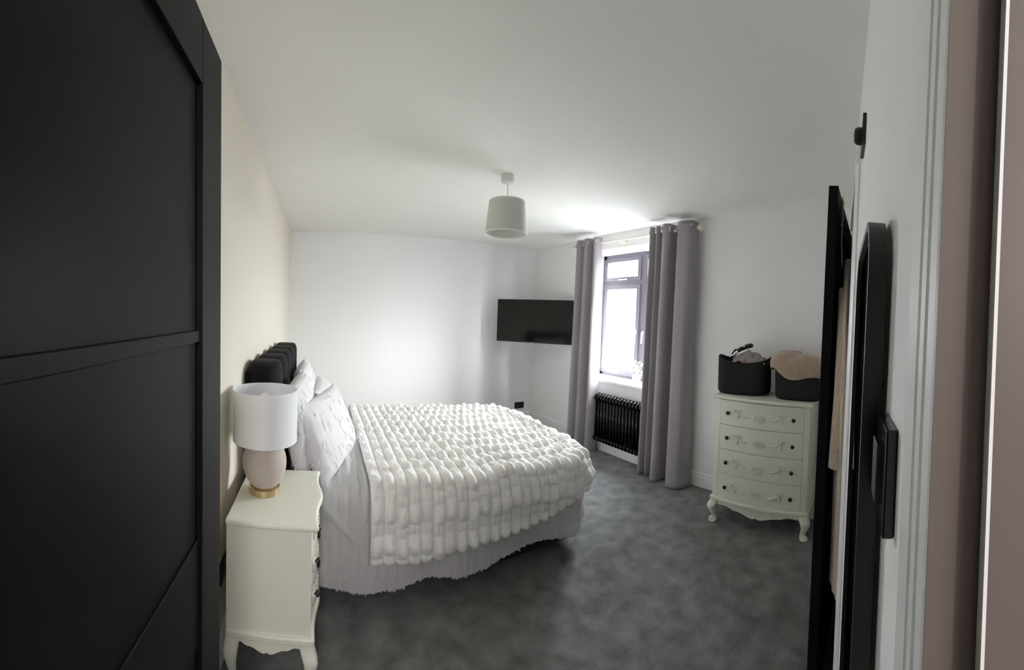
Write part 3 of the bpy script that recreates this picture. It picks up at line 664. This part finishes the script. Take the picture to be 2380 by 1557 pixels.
def drape(x0, xf, yn, yf_, ztop, R_, zhem_fn, Lskirt, ns, nt_top, nt_side, disp=None, flare=0, n_exp=4.5, foot_r=.34):
    """cover: stations along the near edge and round the foot, mirrored to the far edge"""
    ym = (yn+yf_)/2; hw = (yf_-yn)/2; xs_end = xf-foot_r
    # near path
    L1 = xs_end-x0; path = []
    M_ = 400
    for a in np.linspace(0, 1, 200): path.append((x0+L1*a, -hw))
    for a in np.linspace(0, PI/2, 300)[1:]:
        path.append((xs_end+foot_r*np.sin(a)**(2/n_exp), -hw*np.cos(a)**(2/n_exp)))
    path = np.array(path); seg = np.r_[0, np.cumsum(np.hypot(*np.diff(path, axis=0).T))]
    s = np.linspace(0, seg[-1], ns); px = np.interp(s, seg, path[:,0]); py = np.interp(s, seg, path[:,1])
    tx, ty = np.gradient(px), np.gradient(py)
    ker = np.ones(9)/9; 
    nx, ny = ty, -tx; nn = np.hypot(nx, ny); nx, ny = nx/nn, ny/nn
    # columns: near skirt (hem->top), top, far skirt
    cols = []; lens = []
    def skirt_pt(v):        # v = distance below the top tangent (0..): returns offset, dz
        arc = R_*PI/2
        if v < arc: a = v/R_; return R_*math.sin(a)-R_*0, -(R_-R_*math.cos(a))
        return R_+flare*(v-arc), -(R_+(v-arc))
    P = np.zeros((ns, 2*nt_side+nt_top, 3)); TT = np.zeros((ns, 2*nt_side+nt_top)); 
    for side, sg in ((0, 1), (1, -1)):
        for j in range(nt_side):
            for i in range(ns):
                Ls = Lskirt(s[i]/seg[-1], px[i], side); v = Ls*(1-j/nt_side)
                o_, dz = skirt_pt(v); col = j if side == 0 else 2*nt_side+nt_top-1-j
                P[i,col] = (px[i]+nx[i]*o_, ym+sg*(py[i]+ny[i]*o_), ztop+dz); TT[i,col] = -v if side == 0 else 2*hw+v
    for k in range(nt_top):
        a = k/(nt_top-1)
        P[:,nt_side+k,0] = px; P[:,nt_side+k,1] = ym+py*(1-2*a); P[:,nt_side+k,2] = ztop; TT[:,nt_side+k] = 2*hw*a
    SS = np.repeat(s[:,None], P.shape[1], 1)
    return P, SS, TT, seg[-1]
def displace(P, D):
    du = np.gradient(P, axis=0); dv = np.gradient(P, axis=1); n_ = np.cross(du, dv); l = np.linalg.norm(n_, axis=2, keepdims=True); n_ = n_/np.maximum(l, 1e-9)
    bad = (l[...,0] < 1e-9); n_[bad] = (0,0,1)
    if n_[n_.shape[0]//3, n_.shape[1]//2, 2] < 0: n_ = -n_
    return P+n_*D[...,None]
# duvet
def duv_len(f, x, side):
    base = .53-.02*np.clip(x,0,1)-.035*np.clip((x-.75)/.5,0,1)+.035*np.clip((x-1.15)/.3,0,1)-.035*np.clip((.2-x)/.2,0,1) if side == 0 else .44
    return base+.012*math.sin(x*9)+.02*math.sin(x*3.1+1)
P, SS, TT, LL = drape(-.02, 1.545, BY0+.045, BY1-.045, .605, .085, None, duv_len, 330, 90, 60, flare=.02, foot_r=.30, n_exp=5)
sink = .045*np.clip(P[...,0]/1.5, 0, 1); P[...,2] -= sink
hang = np.clip(-TT-.06, 0, .4)+np.clip(TT-(BY1-BY0-.09)-.06, 0, .4)
D = .020*(vnoise(SS*4+2, TT*4+9, 21)-.5)+.012*(vnoise(SS*11+2, TT*5+9, 22)-.5)
D += hang*.14*(vnoise(SS*7+1, TT*1.3+9, 23)-.5)
# raised frayed rows every few centimetres
rowp = np.abs(((SS+.012*(vnoise(SS*0+TT*6, TT*0+1, 24)-.5))/.046) % 1-.5); on_ = vnoise(SS/.046*1.0, TT*8, 25) > .40
D += .011*np.exp(-(rowp/.11)**2)*on_*(.5+vnoise(SS*30, TT*22, 26))+.006*(vnoise(SS*38, TT*3, 27)-.5)
hump = np.exp(-((P[...,0]-.10)/.13)**2)*.040*(np.clip(TT/.2, 0, 1)); D += hump
cr_ = (SS-(.02+(-TT-.12)*1.0))/1.2; D += .016*np.exp(-(cr_/.022)**2)*np.clip((-TT-.08)/.05,0,1)*np.clip((.22-SS)/.06,0,1)*np.clip((.46+TT)/.06,0,1)   # diagonal crease
# ragged hem
P[:,0,2] += .013*(rng.random(P.shape[0])-.5); P[:,1,2] += .004*(rng.random(P.shape[0])-.5)
P = displace(P, D)
dv = grid('duvet', P, 'duvet', thick=.006); tag(dv, 'grey-white tufted duvet with frayed rows hanging over the bed sides', 'duvet')
# chunky plush throw
def thr_len(f, x, side):
    k = np.clip((x-.22)/1.35, 0, 1); return float(np.interp(x, [.25,.5,.73,.97,1.25,1.45,1.6], [.425,.425,.385,.365,.320,.265,.235])) if side == 0 else .30
ns_, nt_, nsd = 560, 300, 74
P, SS, TT, LL = drape(.245, 1.595, BY0+.030, BY1-.030, .640, .110, None, thr_len, ns_, nt_, nsd, flare=.05, foot_r=.34, n_exp=4.5)
P[...,2] -= .045*np.clip(P[...,0]/1.5, 0, 1)
pitch_ = .0605; rs = SS/pitch_; ri = np.floor(rs); fr2 = rs-ri
Tn = -TT/.150+.08*np.sin(ri*2.3)+.30*(vnoise(ri*.7, TT*2, 31)-.5); bi = np.floor(Tn); bf = Tn-bi
hk_ = np.clip(bf/.68, 0, 1); hi = (np.clip(np.sin(PI*hk_**1.35), 0, 1)**.85)*(bf < .68); lo = (bf >= .68)*np.clip(np.sin(PI*np.clip((bf-.68)/.32, 0, 1)), 0, 1)**.4
rib = np.clip(np.sin(PI*fr2), 0, 1)**.55; twin = np.abs(np.sin(2*PI*fr2))**.6
rndb = vnoise(ri*3.7+.3, bi*2.9+.2, 33)
D = np.clip(np.sin(PI*fr2), 0, 1)**.75*(.015+.022*hi*(.55+.9*rndb))+.007*twin*lo*.8-.008
D += .016*(vnoise(SS*5+2, TT*5+9, 34)-.5)+.006*(vnoise(SS*26, TT*26+9, 35)-.5)+.0015*(vnoise(SS*170, TT*170+9, 36)-.5)
hang = np.clip(-TT-.05, 0, .4)+np.clip(TT-(BY1-BY0-.06)-.05, 0, .4); D += hang*.05*(vnoise(SS*4+1, TT*1.3+9, 37)-.3)
edge = np.exp(-(SS/.018)**2)*.010; D += edge
P[:,0,2] -= .012*rib[:,0]; P = displace(P, D)
tw_ = grid('throw', P, 'fur', thick=.010); tag(tw_, 'thick white ribbed plush throw spread over the bed', 'throw')
# pillows
def pillow(name, label, c, size, tilt, yaw, seed, fringe=True):
    n1, n2 = 64, 48; U, V = np.meshgrid(np.linspace(-1,1,n1), np.linspace(-1,1,n2), indexing='ij')
    e_ = (1-np.abs(U)**3.2)*(1-np.abs(V)**3.2); th_ = size[2]/2*np.clip(e_, 0, 1)**.5
    pin = 1-.055*(np.abs(U)**2)*(1-np.abs(V))-.0
    X = U*size[0]/2*(1-.06*(1-np.abs(V)**2)*np.abs(U)**6); Y = V*size[1]/2*(1-.07*(1-np.abs(U)**2)*np.abs(V)**6)
    nz = .020*(vnoise(U*2.5+seed, V*2.5+7, seed)-.5)+.010*(vnoise(U*7+seed, V*7+7, seed+1)-.5)
    rows = np.abs((U*size[0]/2/.045+.25*(vnoise(V*3+9, V*0+seed, seed+2)-.5)) % 1-.5); rz = .004*np.exp(-(rows/.1)**2)*(vnoise(U*9+3, V*4+3, seed+3) > .4)
    t = thing(name, label, 'pillow', c, 0, 'pillows against the headboard'); t.rotation_euler = (0, tilt, yaw)
    me = bpy.data.meshes.new('cover'); b = bmesh.new(); Vt = {}
    for s in (1, -1):
        for i in range(n1):
            for j in range(n2):
                edge_ = i in (0, n1-1) or j in (0, n2-1)
                if s < 0 and edge_: Vt[s,i,j] = Vt[1,i,j]; continue
                # local: x = thickness, y = long side, z = height
                Vt[s,i,j] = b.verts.new((s*(th_[i,j]+(0 if edge_ else .5*nz[i,j]+rz[i,j])*min(1, e_[i,j]*4)), X[i,j], Y[i,j]))
        for i in range(n1-1):
            for j in range(n2-1):
                q = [Vt[s,i,j], Vt[s,i+1,j], Vt[s,i+1,j+1], Vt[s,i,j+1]]
                b.faces.new(q if s > 0 else q[::-1])
    obj('cover', b, 'pillow', t, smooth=True)
    if fringe:
        b = bmesh.new(); r = np.random.default_rng(seed)
        for k in range(90):
            u, v = r.uniform(-.95,.95), r.uniform(-.9,.9); i = int((u+1)/2*(n1-1)); j = int((v+1)/2*(n2-1)); s = 1 if r.random() < .7 else -1
            p0 = Vector((s*(th_[i,j]+.003), X[i,j], Y[i,j])); L_ = r.uniform(.02,.06)
            p1 = p0+Vector((s*.006, r.uniform(-.008,.008), -L_*.5)); p2 = p0+Vector((s*.003, r.uniform(-.012,.012), -L_)); tube(b, [p0, p1, p2], [.0012,.0022,.001], 5)
        for k in range(46):   # tassels on the near short side
            v = r.uniform(-.95,.95); j = int((v+1)/2*(n2-1)); p0 = Vector((r.uniform(-.03,.03), X[0,j]+.012, Y[0,j]))
            p1 = p0+Vector((r.uniform(-.012,.012), -.014, -.012)); p2 = p1+Vector((r.uniform(-.012,.012), -.004, -r.uniform(.02,.05))); tube(b, [p0, p1, p2], [.0022,.0028,.0012], 5)
        tf = obj('tassels', b, 'pillow', t, smooth=True); tf['kind'] = 'stuff'
    return t
ZM = .60
pillow('pillow', 'white frayed pillow nearest the lamp, upright against the velvet headboard', (-.105,2.13,.835), (.66,.47,.15), math.radians(-10), math.radians(-4), 41)
pillow('pillow', 'white frayed pillow leaning in front of the one nearest the lamp', (.045,2.14,.775), (.66,.42,.17), math.radians(-22), math.radians(-18), 51)
pillow('pillow', 'white frayed pillow by the back wall, upright against the headboard', (-.115,2.87,.825), (.66,.45,.15), math.radians(-9), 0, 61)
pillow('pillow', 'white frayed pillow leaning in front of the one by the back wall', (.070,2.86,.735), (.66,.40,.16), math.radians(-34), -.02, 71)
bpy.context.view_layer.update()
